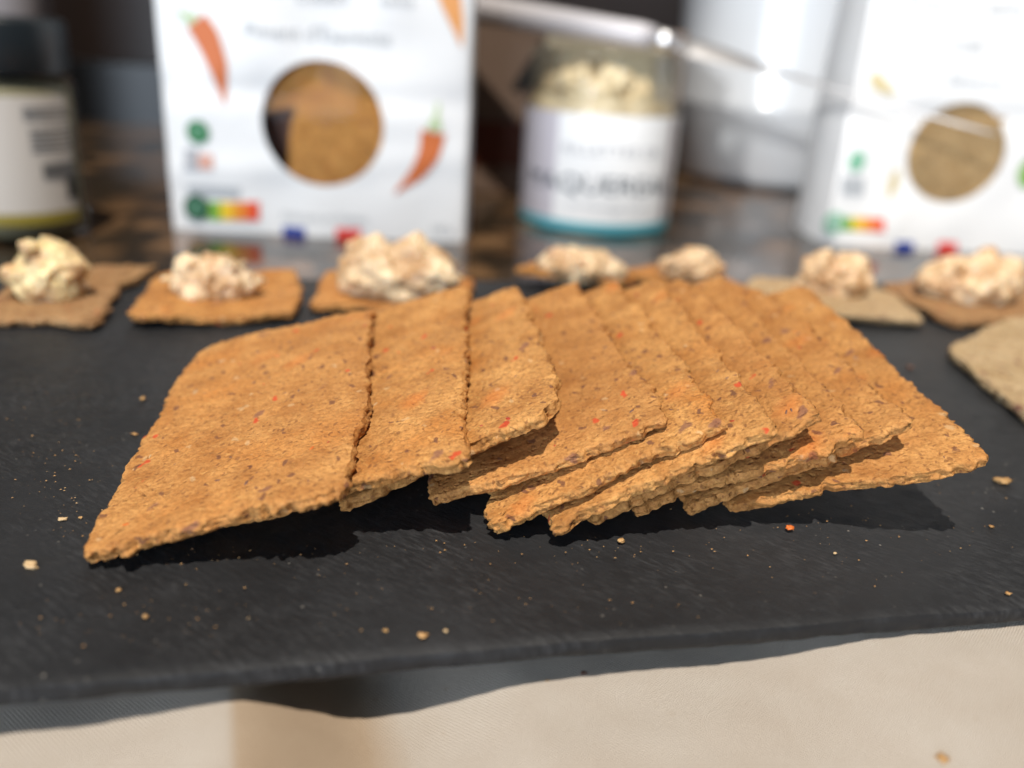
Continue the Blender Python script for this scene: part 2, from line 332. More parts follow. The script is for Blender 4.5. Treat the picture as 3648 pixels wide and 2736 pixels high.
def slate():
    W, D, T = 0.46, 0.173, SLT
    nu, nv = 460, 180
    us = np.linspace(-W/2, W/2, nu+1); vs = np.linspace(0, 1, nv+1)**1.0
    U_, V_ = np.meshgrid(us, vs, indexing='ij'); u = U_.ravel(); v = V_.ravel()
    fe = 0.00035*n1(us, 25, 2, 3)+0.00009*n1(us, 400, 3, 8); be = 0.001*n1(us, 60, 4, 13)
    fe_ = np.repeat(fe, nv+1); be_ = np.repeat(be, nv+1)
    y = fe_*(1-v) + v*(D+be_)
    z = 0.00022*fbm(np.stack([u*30+y*14, y*60-u*40, 0*u], 1), 5, 21) + 0.00008*fbm(np.stack([u*500, y*500, 0*u], 1), 3, 4)
    ed = np.minimum(y-fe_, D+be_-y); z -= 0.00035*np.exp(-np.maximum(ed, 0)/0.0005)
    top = E0+u[:, None]*EDIR+y[:, None]*NDIR; top[:, 2] = z - 0.00035
    V = [top]; Fc = [grid_faces(nu, nv)]; off = len(top)
    # rim loop (front, right, back, left) taken down in chipped layers
    idx = np.arange((nu+1)*(nv+1)).reshape(nu+1, nv+1)
    loop = np.concatenate([idx[:, 0], idx[-1, 1:], idx[-2::-1, -1], idx[0, -2:0:-1]]); n = len(loop)
    ctr = top.mean(0); prev = loop
    outw = top[loop]-ctr; front = np.zeros(n); front[:nu+1] = 1
    N = np.where(front[:, None] > 0, -NDIR, np.where((np.arange(n) < nu+1+nv)[:, None], EDIR, np.where((np.arange(n) < nu+1+nv+nu)[:, None], NDIR, -EDIR)))
    arc = np.arange(n)*0.001
    prev = None
    for k in range(0, 6):
        t = k/5
        ring = top[loop].copy(); ring[:, 2] = ring[:, 2]*(1-t)-T*t
        ring += N*(0.00014*n1(arc+k*3.1*0.01, 120, 3, 30)+0.0001*n1(arc, 700, 2, 40+k)+0.00015-(0.0003 if k == 5 else 0))[:, None]*(k > 0)
        V.append(ring); cur = np.arange(n)+off; off += n
        if prev is not None: Fc.append(np.stack([prev, np.roll(prev, -1), np.roll(cur, -1), cur], 1)[:, ::-1])
        prev = cur
    o_V = np.concatenate(V); o_F = np.concatenate(Fc)
    r_ = root('slate_board', (E0[0]+NDIR[0]*D/2, E0[1]+NDIR[1]*D/2, -SLT))
    b = mesh_obj('board', o_V, o_F, M_SLATE, r_)
    cap = len(prev)
    me = bpy.data.meshes.new('underside')
    for a, d in ((-0.2, 0.05), (0.2, 0.05), (-0.2, D-0.02), (0.2, D-0.02)):
        P = E0+a*EDIR+d*NDIR
        k = 20; an = np.arange(k)*2*math.pi/k
        ringV = []
        for (rr, zz) in ((0.005, -SLT), (0.0055, -SLT-0.002), (0.005, COUNTER)):
            ringV.append(np.stack([P[0]+rr*np.cos(an), P[1]+rr*np.sin(an), 0*an+zz], 1))
        fs = [[q*k+i, q*k+(i+1) % k, (q+1)*k+(i+1) % k, (q+1)*k+i] for q in range(2) for i in range(k)]+[[2*k+i for i in range(k)][::-1]]
        mesh_obj('rubber_foot', np.concatenate(ringV), fs, M_RUBBER, r_)
    u4 = [E0+a*EDIR+d*NDIR for a, d in ((-W/2+.001, .001), (W/2-.001, .001), (W/2-.001, D-.001), (-W/2+.001, D-.001))]
    mesh_obj('underside', [(q[0], q[1], -SLT) for q in u4], [[3, 2, 1, 0]], M_SLATE, r_, smooth=False)
    bpy.data.meshes.remove(me)
    return tag(r_, 'dark grey slate serving board with chipped edge under all the crackers', 'serving board')
slate_o = slate()

# ------------------------------------------------------------------ crackers
def flake(parent, name, c, e1, e2, n, size, asp, mat, rng):
    k = 9; an = np.arange(k)*2*math.pi/k; a0 = rng.uniform(0, 6.28)
    rr = size*(0.75+0.35*np.array([rng.random() for _ in range(k)]))
    x = rr*np.cos(an); y = rr*np.sin(an)*asp
    X = x*math.cos(a0)-y*math.sin(a0); Y = x*math.sin(a0)+y*math.cos(a0)
    low = c+np.outer(X, e1)+np.outer(Y, e2)-n*0.00015
    mid = c+np.outer(X*0.72, e1)+np.outer(Y*0.72, e2)+n*size*0.13
    V = np.concatenate([low, mid, [c+n*size*0.17]])
    Fc = [[i, (i+1) % k, k+(i+1) % k, k+i] for i in range(k)]+[[k+i, k+(i+1) % k, 2*k] for i in range(k)]
    return mesh_obj(name, V, Fc, mat, parent)

def cracker(quad, seed, mat, label, group, T=0.0021, nu=96, nv=186, jag=1.0, warp=0.0006, rnd=None, flakes=0, vis=(0.0, 1.0), droop=0.0, name='cracker', rough=1.0, cat='cracker'):
    a, b, c, d = [np.array(q, float) for q in quad]
    e1 = b-a; e2 = d-a; W = np.linalg.norm((b-a)+(c-d))/2; L = np.linalg.norm((d-a)+(c-b))/2
    n = np.cross(c-a, d-b); n /= np.linalg.norm(n)
    if n[2] < 0 and abs(n[2]) > 0.3: n = -n
    us = np.linspace(0, 1, nu+1); vs = np.linspace(0, 1, nv+1)
    def edge(t, Ln, sd): return jag*(0.0008*n1(t*Ln, 75, 2, sd)+0.00042*n1(t*Ln, 330, 3, sd+50)+0.00030*n1(t*Ln, 1000, 2, sd+90)+0.0011*np.clip(n1(t*Ln, 620, 2, sd+120)-0.55, 0, 1))
    rng = random.Random(seed)
    rc = rnd or [rng.uniform(0.4, 1.6) for _ in range(4)]
    def side(sd):
        jl = edge(vs, L, sd); jr = edge(vs, L, sd+1); jf = edge(us, W, sd+2); jb = edge(us, W, sd+3)
        return jl, jr, jf, jb
    def surf(sd, zoff, sgn):
        jl, jr, jf, jb = side(sd)
        U_, V_ = np.meshgrid(us, vs, indexing='ij')
        x = U_*W + (1-U_)*jl[None, :] + U_*jr[None, :]
        y = V_*L + (1-V_)*jf[:, None] + V_*jb[:, None]
        for (cu, cv, q) in ((0, 0, rc[0]), (1, 0, rc[1]), (1, 1, rc[2]), (0, 1, rc[3])):    # knocked-off corners
            dx = np.abs(U_-cu)*W; dy = np.abs(V_-cv)*L; k = q*0.0011*np.exp(-(dx+dy)/0.0022)
            x += k*(1 if cu == 0 else -1); y += k*(1 if cv == 0 else -1)
        uu = x/W; vv = y/L
        P = (a+((1-vv)*uu)[..., None]*(b-a)+(vv)[..., None]*(d-a)+(uu*vv)[..., None]*(c-d)).reshape(-1, 3)
        xs = x.ravel(); ys = y.ravel()
        q3 = np.stack([xs, ys, 0*xs], 1)
        h = warp*fbm(q3*38, 2, sd+200) + rough*(0.00022*fbm(q3*170, 3, sd+210+int(zoff*1e4)) + 0.00012*fbm(q3*900, 2, sd+220+int(zoff*1e4)))
        pit = fbm(q3*420, 2, sd+230); h -= rough*0.00030*np.clip(pit-0.45, 0, 1)
        ed = np.minimum(np.minimum(U_*W, (1-U_)*W), np.minimum(V_*L, (1-V_)*L)).ravel()
        h -= sgn*0.00014*np.exp(-ed/0.0004)
        h -= droop*np.clip((U_.ravel()-0.6)/0.4, 0, 1)**2
        return P+n*(zoff+h)[:, None], (xs, ys, h)
    top, (xs, ys, h) = surf(seed*7, 0.0, 1)
    bot, _ = surf(seed*7, -T, -1)
    V = [top, bot]; m = len(top); Fc = [grid_faces(nu, nv), grid_faces(nu, nv, m, True)]; off = 2*m
    idx = np.arange(m).reshape(nu+1, nv+1)
    loop = np.concatenate([idx[:, 0], idx[-1, 1:], idx[-2::-1, -1], idx[0, -2:0:-1]]); k = len(loop)
    w = np.arange(k); E1 = e1/np.linalg.norm(e1); E2 = e2/np.linalg.norm(e2)
    N = np.where((w < nu+1)[:, None], -E2, np.where((w < nu+1+nv)[:, None], E1, np.where((w < 2*nu+1+nv)[:, None], E2, -E1)))
    prev = None; nr = 7
    for q in range(0, nr+1):
        t = q/nr
        ring = top[loop]*(1-t)+bot[loop]*t
        o_ = jag*(0.00025*math.sin(math.pi*t)+0.00042*fbm(np.stack([w*0.21, 0*w+q*0.55, 0*w+seed], 1), 4, seed+300, 0.65)*min(1, 2.2*math.sin(math.pi*t)))
        ring = ring+N*np.asarray(o_)[:, None]
        V.append(ring); cur = np.arange(k)+off; off += k
        if prev is not None: Fc.append(np.stack([prev, cur, np.roll(cur, -1), np.roll(prev, -1)], 1))
        prev = cur
    V = np.concatenate(V); Fc = np.concatenate(Fc)
    if np.dot(np.cross(e1, e2), n) < 0: Fc = Fc[:, ::-1]
    ctr = (a+b+c+d)/4
    o = mesh_obj(name, V, Fc, mat, origin=ctr)
    tag(o, label, cat, group)
    tg = top.reshape(nu+1, nv+1, 3)
    for f_ in range(flakes):
        uu = rng.uniform(*vis); vv = rng.uniform(0.03, 0.97); i = min(nu-1, int(uu*nu)); j = min(nv-1, int(vv*nv))
        kind = rng.random()
        if kind < 0.36: nm, mt, sz, ap = 'pepper_flake', M_RED if rng.random() < 0.6 else M_ORANGE, rng.uniform(0.0003, 0.0009), rng.uniform(0.3, 0.55)
        elif kind < 0.9: nm, mt, sz, ap = 'bran_flake', M_BRAN, rng.uniform(0.0003, 0.0008), rng.uniform(0.3, 0.5)
        else: nm, mt, sz, ap = 'oat_flake', M_OAT, rng.uniform(0.0004, 0.0010), rng.uniform(0.22, 0.4)
        flake(o, nm, tg[i, j]-n*0.00006, E1, E2, n, sz, ap, mt, rng)
    return o

mm = 0.001
FAN = [
 [(-58.2, 100.7, 2.7), (-21.8, 103.8, 13.0), (-30.3, 176.1, 16.6), (-66.8, 173.0, 6.3)],
 [(-43.0, 109.6, 2.7), (-6.8, 112.7, 15.6), (-11.9, 186.7, 19.6), (-48.1, 183.5, 6.7)],
 [(-26.0, 116.5, 2.7), (8.4, 123.1, 19.5), (-0.8, 190.7, 19.3), (-35.2, 184.1, 2.7)],
 [(-11.7, 119.6, 2.7), (23.9, 123.8, 17.9), (13.6, 192.2, 19.6), (-22.0, 188.0, 4.5)],
 [(-2.0, 115.3, 2.7), (32.6, 121.1, 19.4), (22.7, 194.1, 20.0), (-12.0, 188.4, 3.4)],
 [(7.1, 114.5, 2.7), (39.8, 119.2, 20.3), (31.8, 191.5, 21.7), (-0.9, 186.8, 4.1)],
 [(13.7, 118.7, 2.7), (46.9, 123.7, 20.5), (38.4, 193.4, 22.0), (5.2, 188.4, 4.1)],
 [(19.7, 121.7, 2.7), (54.9, 124.4, 17.7), (48.0, 199.3, 21.3), (12.8, 196.5, 6.4)],
 [(29.5, 124.4, 2.7), (64.4, 128.8, 18.5), (55.6, 197.0, 19.8), (20.7, 192.5, 4.0)],
 [(36.9, 124.4, 2.7), (74.8, 123.2, 15.5), (68.6, 203.7, 20.3), (30.6, 204.9, 7.4)]]
FAN_LABELS = [
 'leftmost cracker of the fan, lying on top with its whole speckled orange face showing',
 'second cracker from the left in the fan, its broad strip beside the topmost cracker',
 'third cracker from the left in the fan, its rounded front corner over a dark gap',
 'fourth cracker from the left in the fan, shaded by the rounded corner above',
 'fifth cracker from the left in the fan, with a crumbly lit front edge',
 'sixth cracker from the left in the fan, its jagged lit corner nearest the viewer',
 'seventh cracker from the left in the fan, a narrow strip whose front edge is hidden',
 'eighth cracker from the left in the fan, shaded front edge below the lit crumbly ones',
 'ninth cracker in the fan, casting its corner shadow on the last cracker at the right',
 'undermost cracker at the right end of the fan, pointed corner over bare slate']
DROOP = [0.0007, 0.0006, 0.0003, 0.0, 0.0, 0.0, 0.0, 0.0, 0.0, 0.0]
VIS = [(0.02, 0.98), (0.4, 0.97), (0.45, 0.97), (0.4, 0.97), (0.5, 0.97), (0.6, 0.97), (0.6, 0.97), (0.55, 0.97), (0.55, 0.97), (0.5, 0.97)]
for i, q in enumerate(FAN):
    rnd = [0.6, 0.8, 0.6, 4.0] if i == 0 else ([0.5, 3.2, 0.8, 1] if i == 2 else [0.4, 0.1, 0.3, 0.3])
    q = [np.array(p)*mm for p in q]; k_ = 1.0 if i < 3 else (1.055 if i < 9 else 1.0)
    q[2] = q[1]+(q[2]-q[1])*k_; q[3] = q[0]+(q[3]-q[0])*k_
    cracker(q, 11+i, M_CR, FAN_LABELS[i], 'paprika crackers fanned out on the slate', rnd=rnd, flakes=30 if i == 0 else 13, vis=VIS[i], warp=0.0004, rough=0.65, droop=DROOP[i], T=0.0023 if i < 3 else 0.0020)

def flat_quad(px, z): return [at(x, y, z) for x, y in px]
TZ = 0.0024
def lay(px, seed, mat, label, zs=None, **k):
    q = [at(x, y, (zs[i] if zs else TZ)) for i, (x, y) in enumerate(px)]
    return cracker(q, seed, mat, label, 'crackers topped with spread behind the fan', nu=60, nv=70, **k)
lay([(-110, 1125), (330, 1140), (470, 950), (120, 945)], 41, M_CR2, 'brown seeded cracker at the far left under the tallest pale dollop', warp=0.0012, jag=1.5)
lay([(450, 1135), (1052, 1105), (1060, 952), (560, 965)], 42, M_CR, 'orange cracker lying alone left of the fan under a rounded cream dollop', warp=0.0008, zs=[.003, .0032, .0045, .0036])
lay([(1110, 1075), (1640, 1105), (1690, 985), (1170, 960)], 43, M_CR, 'orange cracker just behind the two leftmost fan crackers under the widest dollop')
lay([(1815, 950), (2190, 1005), (2330, 975), (1960, 925)], 44, M_CR, 'orange cracker behind the middle of the fan with one corner peeking out left', zs=[.006, .0035, .003, .003])
lay([(2180, 962), (2690, 1072), (2720, 1050), (2440, 935)], 45, M_CR, 'orange cracker peeking out behind the right half of the fan under a peach dollop', zs=[.0045, .003, .003, .0045])
lay([(2600, 1095), (3300, 1142), (3160, 1030), (2690, 978)], 46, M_CR3, 'pale greyish cracker behind the right end of the fan with straight front edge', warp=0.0004)
lay([(3140, 1003), (3410, 1147), (3900, 1105), (3560, 965)], 47, M_CR2, 'tan cracker at the far right pointing one corner forward under a browned dollop', zs=[.0045, .0026, .003, .005])
lay([(3372, 1243), (3760, 1545), (4080, 1290), (3690, 1075)], 48, M_CR3, 'plain pale herb flecked cracker without topping at the right edge of the photo', warp=0.0004, rough=1.4)
lay([(200, 1010), (470, 1000), (560, 936), (330, 950)], 49, M_CR2, 'small bit of brown cracker peeking out between the two leftmost topped crackers')

# ------------------------------------------------------------------ dollops of spread
def remesh(o, vox):
    md = o.modifiers.new('r', 'REMESH'); md.mode = 'VOXEL'; md.voxel_size = vox; sm_ = o.modifiers.new('s', 'SMOOTH'); sm_.factor = 0.5; sm_.iterations = 10
    dg = bpy.context.evaluated_depsgraph_get(); me = bpy.data.meshes.new_from_object(o.evaluated_get(dg)); o.modifiers.clear()
    old = o.data; mt = old.materials[0]; o.data = me; bpy.data.meshes.remove(old); me.materials.clear(); me.materials.append(mt)
    return me
def dollop(label, pxl, pxr, pxtop, base_y, z0, seed, mat=None, depth=0.8, lumps=13, name='spread_dollop'):
    """heap between two base pixels on the plane z0, rising to pxtop"""
    mat = mat or M_SPREAD
    A = at(pxl, base_y, z0); B = at(pxr, base_y, z0); rx = np.linalg.norm(B-A)/2; ctr = (A+B)/2
    ctr = ctr+np.array([0, rx*depth*0.75, 0])
    T = atY((pxl+pxr)/2, pxtop, ctr[1]); hgt = max(0.004, T[2]-z0)
    rng = random.Random(seed); bm = bmesh.new()
    for k in range(lumps):
        an = rng.uniform(0, 6.28); r = math.sqrt(rng.random())*0.85; rad = rx*rng.uniform(0.16, 0.36)
        px_ = r*(rx-rad*0.5)*math.cos(an); py_ = r*(rx*depth-rad*0.5)*math.sin(an); pz = max(rad*0.3, (hgt-rad*0.55)*math.sqrt(1.0-r*r)*rng.uniform(0.55, 1.0))
        m4 = Matrix.Translation((px_, py_, max(rad*0.25, pz)))@Matrix.Rotation(rng.uniform(0, 3), 4, 'X')@Matrix.Rotation(rng.uniform(0, 3), 4, 'Z')@Matrix.Diagonal((rad*1.25, rad*0.8, rad*rng.uniform(0.5, 0.8), 1))
        bmesh.ops.create_icosphere(bm, subdivisions=3, radius=1, matrix=m4)
    for k in range(lumps*4):
        an = rng.uniform(0, 6.28); r = math.sqrt(rng.random())*0.93; q_ = rx*rng.uniform(0.10, 0.22)
        m4 = Matrix.Translation((r*rx*0.95*math.cos(an), r*rx*depth*0.95*math.sin(an), max(0.0006, hgt*0.84*math.sqrt(1-r*r))))@Matrix.Rotation(rng.uniform(0, 6.28), 4, 'Z')@Matrix.Rotation(rng.uniform(-0.7, 0.7), 4, 'Y')@Matrix.Diagonal((q_, q_*rng.uniform(0.22, 0.4), q_*0.3, 1))
        bmesh.ops.create_icosphere(bm, subdivisions=2, radius=1, matrix=m4)
    core = Matrix.Translation((0, 0, hgt*0.30))@Matrix.Diagonal((rx*0.86, rx*depth*0.86, hgt*0.56, 1)); bmesh.ops.create_icosphere(bm, subdivisions=3, radius=1, matrix=core)
    me = bpy.data.meshes.new(name); bm.to_mesh(me); bm.free(); me.materials.append(mat)
    o = bpy.data.objects.new(name, me); COL.objects.link(o); o.location = tuple(ctr[:2])+(z0-0.0006,); WORLD[o.name] = np.array(o.location)
    me = remesh(o, 0.0005)
    nvt = len(me.vertices); P = np.empty(nvt*3); me.vertices.foreach_get('co', P); P = P.reshape(-1, 3); Nn = np.empty(nvt*3); me.vertices.foreach_get('normal', Nn); Nn = Nn.reshape(-1, 3)
    d = 0.0016*fbm(P*np.array([110, 110, 190])+seed, 3, seed, 0.5) + 0.0007*fbm(P*420, 3, seed+5, 0.6)
    P = P+Nn*d[:, None]; P[:, 2] = np.maximum(P[:, 2], 0.0)
    me.vertices.foreach_set('co', P.ravel()); me.update(); me.polygons.foreach_set('use_smooth', [True]*len(me.polygons))
    return tag(o, label, 'spread', 'dollops of fish spread on crackers')
D1 = dollop('tallest cream yellow dollop with dark hollow, on the brown cracker at far left', -20, 305, 815, 1075, .0022, 1, mat=M_SPREAD2, lumps=16)
dollop('small rounded cream dollop smeared to the right, on the lone orange cracker', 545, 930, 885, 1065, .0032, 2, depth=0.6)
dollop('widest and lumpiest peach dollop, heaped right behind the two leftmost fan crackers', 1130, 1660, 850, 1075, .0024, 3, depth=0.7, lumps=24)
dollop('pinkish dollop peeking over the middle of the fan, right of a pointed cracker corner', 1915, 2215, 872, 1005, .003, 4)
dollop('peach dollop peeking over the fan, in front of the grey tub shadow', 2360, 2600, 880, 1020, .0035, 5)
dollop('ragged tan dollop with dark hole, on the pale greyish cracker right of the fan', 2835, 3120, 880, 1065, .0022, 6, depth=0.7, lumps=14)
dollop('broad dollop with brown glossy hollow, on the tan cracker at far right', 3310, 3670, 890, 1085, .0035, 7, depth=0.7, lumps=14)

# ------------------------------------------------------------------ pouches
class Pouch:
    def __init__(s, o2, W, H, D, win_px, win_r, bulge, creases, seed, yaw=0.0):
        s.O = np.array(o2); s.W, s.H, s.D, s.bulge, s.cr, s.seed = W, H, D, bulge, creases, seed
        s.X = np.array([math.cos(yaw), math.sin(yaw), 0]); s.N = np.array([math.sin(yaw), -math.cos(yaw), 0])
        s.wc = s.px(*win_px); s.wr = abs(s.px(win_px[0]+win_r, win_px[1])[0]-s.px(win_px[0]-win_r, win_px[1])[0])/2
    def px(s, x, y):
        d = ray(x, y); t = ((s.O-CPOS)@s.N)/(d@s.N); P = CPOS+d*t-s.O
        return P@s.X, P[2]
    def b(s, u, z):
        u = np.asarray(u, float); z = np.asarray(z, float)
        w_ = np.clip(u/s.W, 0, 1); k = s.bulge*np.sin(math.pi*w_)**0.6*(0.35+0.65*np.clip(z/0.05, 0, 1))*np.clip((s.H-z)/0.05, 0, 1)
        k = k+0.0020*fbm(np.stack([u*30, z*24, 0*u+s.seed], -1).reshape(-1, 3), 2, s.seed).reshape(u.shape)*np.sin(math.pi*w_)**0.4
        for (z0, sg, am, sl) in s.cr: k = k+am*np.exp(-((z-z0-sl*(u-s.W/2))/sg)**2)
        return k
    def P(s, u, z, lift=0.0):
        u = np.asarray(u, float); z = np.asarray(z, float)
        return s.O+u[..., None]*s.X+z[..., None]*np.array([0, 0, 1.0])+(s.b(u, z)+lift)[..., None]*s.N
    def build(s, label, group):
        r_ = root('cracker_pouch', s.O+s.X*s.W/2-s.N*s.D/2); s.root = r_; tag(r_, label, 'snack pouch', group)
        wu, wz = s.wc; A = []
        na = 128; ang = list(np.linspace(0, 2*math.pi, na, endpoint=False))+[math.atan2(zz-wz, uu-wu) % (2*math.pi) for uu in (0, s.W) for zz in (0, s.H)]
        ang = np.array(sorted(set(np.round(ang, 5)))); na = len(ang); nr = 30
        ca, sa = np.cos(ang), np.sin(ang)
        big = 1e9; tu = np.where(ca > 1e-9, (s.W-wu)/np.maximum(ca, 1e-9), np.where(ca < -1e-9, -wu/np.minimum(ca, -1e-9), big)); tz = np.where(sa > 1e-9, (s.H-wz)/np.maximum(sa, 1e-9), np.where(sa < -1e-9, -wz/np.minimum(sa, -1e-9), big))
        Rm = np.minimum(tu, tz)
        t = np.linspace(0, 1, nr+1)[:, None]; rr = s.wr+(Rm[None, :]-s.wr)*t
        u = wu+rr*ca; z = wz+rr*sa
        V = s.P(u, z).reshape(-1, 3); fs = [[i*na+j, i*na+(j+1) % na, (i+1)*na+(j+1) % na, (i+1)*na+j] for i in range(nr) for j in range(na)]
        f_ = mesh_obj('front_panel', V, [f[::-1] for f in fs], M_BAG, r_)
        # sides and back: depth closes towards the top seal
        nz = 40; zz = np.linspace(0, s.H, nz+1)
        dep = s.D*(1-(zz/s.H)**3)+0.0006
        for nm, uu, sg in (('side_gusset', 0.0, -1), ('side_gusset', s.W, 1)):
            cols = []
            for q in np.linspace(0, 1, 9):
                base = s.P(0*zz+uu, zz)-s.N*(dep*q)[:, None]
                base = base+sg*s.X*(0.0025*math.sin(math.pi*q)*np.clip(1-zz/s.H*0.4, 0, 1))[:, None]
                cols.append(base)
            V = np.stack(cols, 0).reshape(-1, 3); mesh_obj(nm, V, grid_faces(8, nz, flip=(sg > 0)), M_BAG, r_)
        ub = np.linspace(0, s.W, 13); Ub, Zb = np.meshgrid(ub, zz, indexing='ij')
        V = (s.O+Ub[..., None]*s.X+Zb[..., None]*np.array([0, 0, 1.0])-(np.broadcast_to(dep, Ub.shape)-s.b(Ub*0, Zb))[..., None]*s.N).reshape(-1, 3)
        mesh_obj('back_panel', V, grid_faces(12, nz, flip=True), M_BAG, r_)
        lz = 0.0012
        c4 = [s.O+s.X*s.W*q-s.N*s.D*k+np.array([0, 0, lz]) for q, k in ((0.01, 0.01), (0.99, 0.01), (0.99, 0.99), (0.01, 0.99))]
        mesh_obj('base', c4, [[0, 1, 2, 3]], M_BAG, r_, smooth=False)
        c4 = [s.O+s.X*s.W*q-s.N*0.012+np.array([0, 0, k]) for q, k in ((0.02, 0.004), (0.98, 0.004), (0.98, s.H*0.75), (0.02, s.H*0.75))]
        mesh_obj('lining', c4, [[0, 1, 2, 3]], M_LINER, r_, smooth=False)
        # window film
        s.front = f_; s.disc('window_film', s.wc, s.wr*1.01, M_FILM, lift=-0.0003)
        return r_
    def patch(s, name, fu, mat, nu=10, nv=10, lift=0.0005):
        U_, V_ = np.meshgrid(np.linspace(0, 1, nu+1), np.linspace(0, 1, nv+1), indexing='ij')
        u, z = fu(U_, V_); return mesh_obj(name, s.P(u, z, lift).reshape(-1, 3), grid_faces(nu, nv), mat, s.front)
    def quad(s, name, pts, mat, lift=0.0005, n=8):
        p = [s.px(*q) for q in pts]
        f = lambda a, b: tuple((1-b)*((1-a)*p[0][k]+a*p[1][k])+b*((1-a)*p[3][k]+a*p[2][k]) for k in (0, 1))
        return s.patch(name, f, mat, n, n, lift)
    def rect(s, name, x0, y0, x1, y1, mat, lift=0.0005, n=8): 
        sk = 0.05*(x1-x0)
        return s.quad(name, [(x0, y1), (x1, y1+sk), (x1, y0+sk), (x0, y0)], mat, lift, n)
    def disc(s, name, c, r, mat, lift=0.0005, sq=1.0):
        na, nr = 48, 8; an = np.arange(na)*2*math.pi/na; rr = np.linspace(0, 1, nr+1)[1:]
        u = np.concatenate([[c[0]], (c[0]+r*np.outer(rr, np.cos(an))).ravel()]); z = np.concatenate([[c[1]], (c[1]+r*sq*np.outer(rr, np.sin(an))).ravel()])
        fs = [[0, 1+(j+1) % na, 1+j][::-1] for j in range(na)]+[[1+i*na+j, 1+(i+1)*na+j, 1+(i+1)*na+(j+1) % na, 1+i*na+(j+1) % na] for i in range(nr-1) for j in range(na)]
        return mesh_obj(name, s.P(u, z, lift), fs, mat, s.front)
    def dot(s, name, x, y, rpx, mat, lift=0.0005, sq=1.0):
        c = s.px(x, y); e = s.px(x+rpx, y); return s.disc(name, c, abs(e[0]-c[0]), mat, lift, sq)
    def stroke(s, name, pts, widths, mat, lift=0.0005, n=26):
        """tapered curved band through pixel points"""
        p = np.array([s.px(*q) for q in pts]); k = len(p); tt = np.linspace(0, k-1, n+1)
        cx = np.stack([np.interp(tt, range(k), p[:, q]) for q in (0, 1)], 1)
        for _ in range(4): cx[1:-1] = (cx[:-2]+2*cx[1:-1]+cx[2:])/4
        wd_ = np.interp(tt, range(k), widths); e = s.px(pts[0][0]+100, pts[0][1]); sc = abs(e[0]-p[0][0])/100
        tg = np.gradient(cx, axis=0); tg /= np.linalg.norm(tg, axis=1)[:, None]; nn = np.stack([-tg[:, 1], tg[:, 0]], 1)
        q = np.linspace(-0.5, 0.5, 7)
        G = cx[:, None, :]+nn[:, None, :]*(wd_*sc)[:, None, None]*q[None, :, None]
        return mesh_obj(name, s.P(G[..., 0], G[..., 1], lift).reshape(-1, 3), grid_faces(n, 6), mat, s.front)
    def text(s, name, body, x, y, hpx, mat, wpx=None, lift=0.0005):
        c = s.px(x, y); e = s.px(x+100, y); sc = abs(e[0]-c[0])/100
        return text_mesh(name, body, hpx*sc*1.38, lambda X, Y: s.P(c[0]+X, c[1]+Y, lift), mat, s.front, None if wpx is None else wpx*sc)
def text_mesh(name, body, size, fn, mat, parent, width=None):
    cu = bpy.data.curves.new('t', 'FONT'); cu.body = body; cu.size = size; cu.align_x = 'CENTER'; cu.align_y = 'CENTER'; cu.resolution_u = 3
    o = bpy.data.objects.new('t', cu); COL.objects.link(o)
    dg = bpy.context.evaluated_depsgraph_get(); me = bpy.data.meshes.new_from_object(o.evaluated_get(dg))
    P = np.array([tuple(v_.co) for v_ in me.vertices]); Fc = [list(p_.vertices) for p_ in me.polygons]
    bpy.data.objects.remove(o); bpy.data.curves.remove(cu); bpy.data.meshes.remove(me)
    if width: P[:, 0] *= width/(P[:, 0].max()-P[:, 0].min())
    return mesh_obj(name, fn(P[:, 0], P[:, 1]), Fc, mat, parent, smooth=False)

def on_counter(x, y): return at(x, y, COUNTER)
A1 = on_counter(620, 815); B1 = on_counter(1652, 862); dv = B1-A1; W1 = np.linalg.norm(dv)
p1 = Pouch(A1, W1, 0.20, 0.050, (1155, 440), 216, 0.0045, [(0.058, 0.005, -0.0007, 0.0), (0.030, 0.006, 0.0006, 0.1)], 3, math.atan2(dv[1], dv[0]))
p1.build('white stand-up pouch with orange chilli prints and round window, left of the glass jar', 'cracker pouches standing at the back')
p1_r = abs(p1.px(1155+215, 440)[0]-p1.px(1155, 440)[0])
p1.stroke('chili_print', [(705, 75), (745, 130), (785, 230), (808, 370)], [85, 92, 72, 6], I_CHILI)
p1.stroke('chili_print', [(1578, -90), (1605, 0), (1628, 80), (1645, 165)], [80, 76, 48, 4], I_CHILI2)
p1.stroke('chili_print', [(1545, 468), (1530, 545), (1490, 610), (1408, 682)], [88, 74, 52, 5], I_CHILI)
p1.stroke('stalk_print', [(640, 40), (672, 62), (700, 78)], [14, 26, 62], I_STALK)
p1.stroke('stalk_print', [(1562, 365), (1556, 410), (1547, 462)], [12, 18, 62], I_STALK)
p1.text('lettering', "Piment d'Espelette", 1140, 122, 52, I_PALE, 510)
p1.text('lettering', 'Crackers', 1150, -12, 52, I_PALE, 180); p1.text('lettering', 'salés', 1415, 2, 44, I_PALE, 120)
p1.dot('leaf_logo', 712, 468, 42, I_GREEN); p1.stroke('leaf_swirl', [(692, 470), (712, 448), (730, 466), (714, 484)], [7, 8, 8, 6], I_PGREEN, 0.0008)
p1.rect('small_print', 662, 525, 712, 600, I_GREY); p1.rect('small_print', 714, 545, 765, 598, I_PINK)
p1.rect('score_heading', 672, 655, 860, 690, I_PALE)
for nm, x0, x1, mt in (('score_green', 745, 790, I_LGREEN), ('score_yellow', 788, 834, I_YEL), ('score_orange', 833, 880, I_OR), ('score_red', 879, 928, I_REDO)):
    p1.rect(nm, x0, 714, x1, 782, mt)
p1.dot('score_grade', 704, 738, 46, I_DGREEN, 0.0008, 1.05); p1.text('lettering', 'A', 704, 738, 46, I_PGREEN, lift=0.0011)
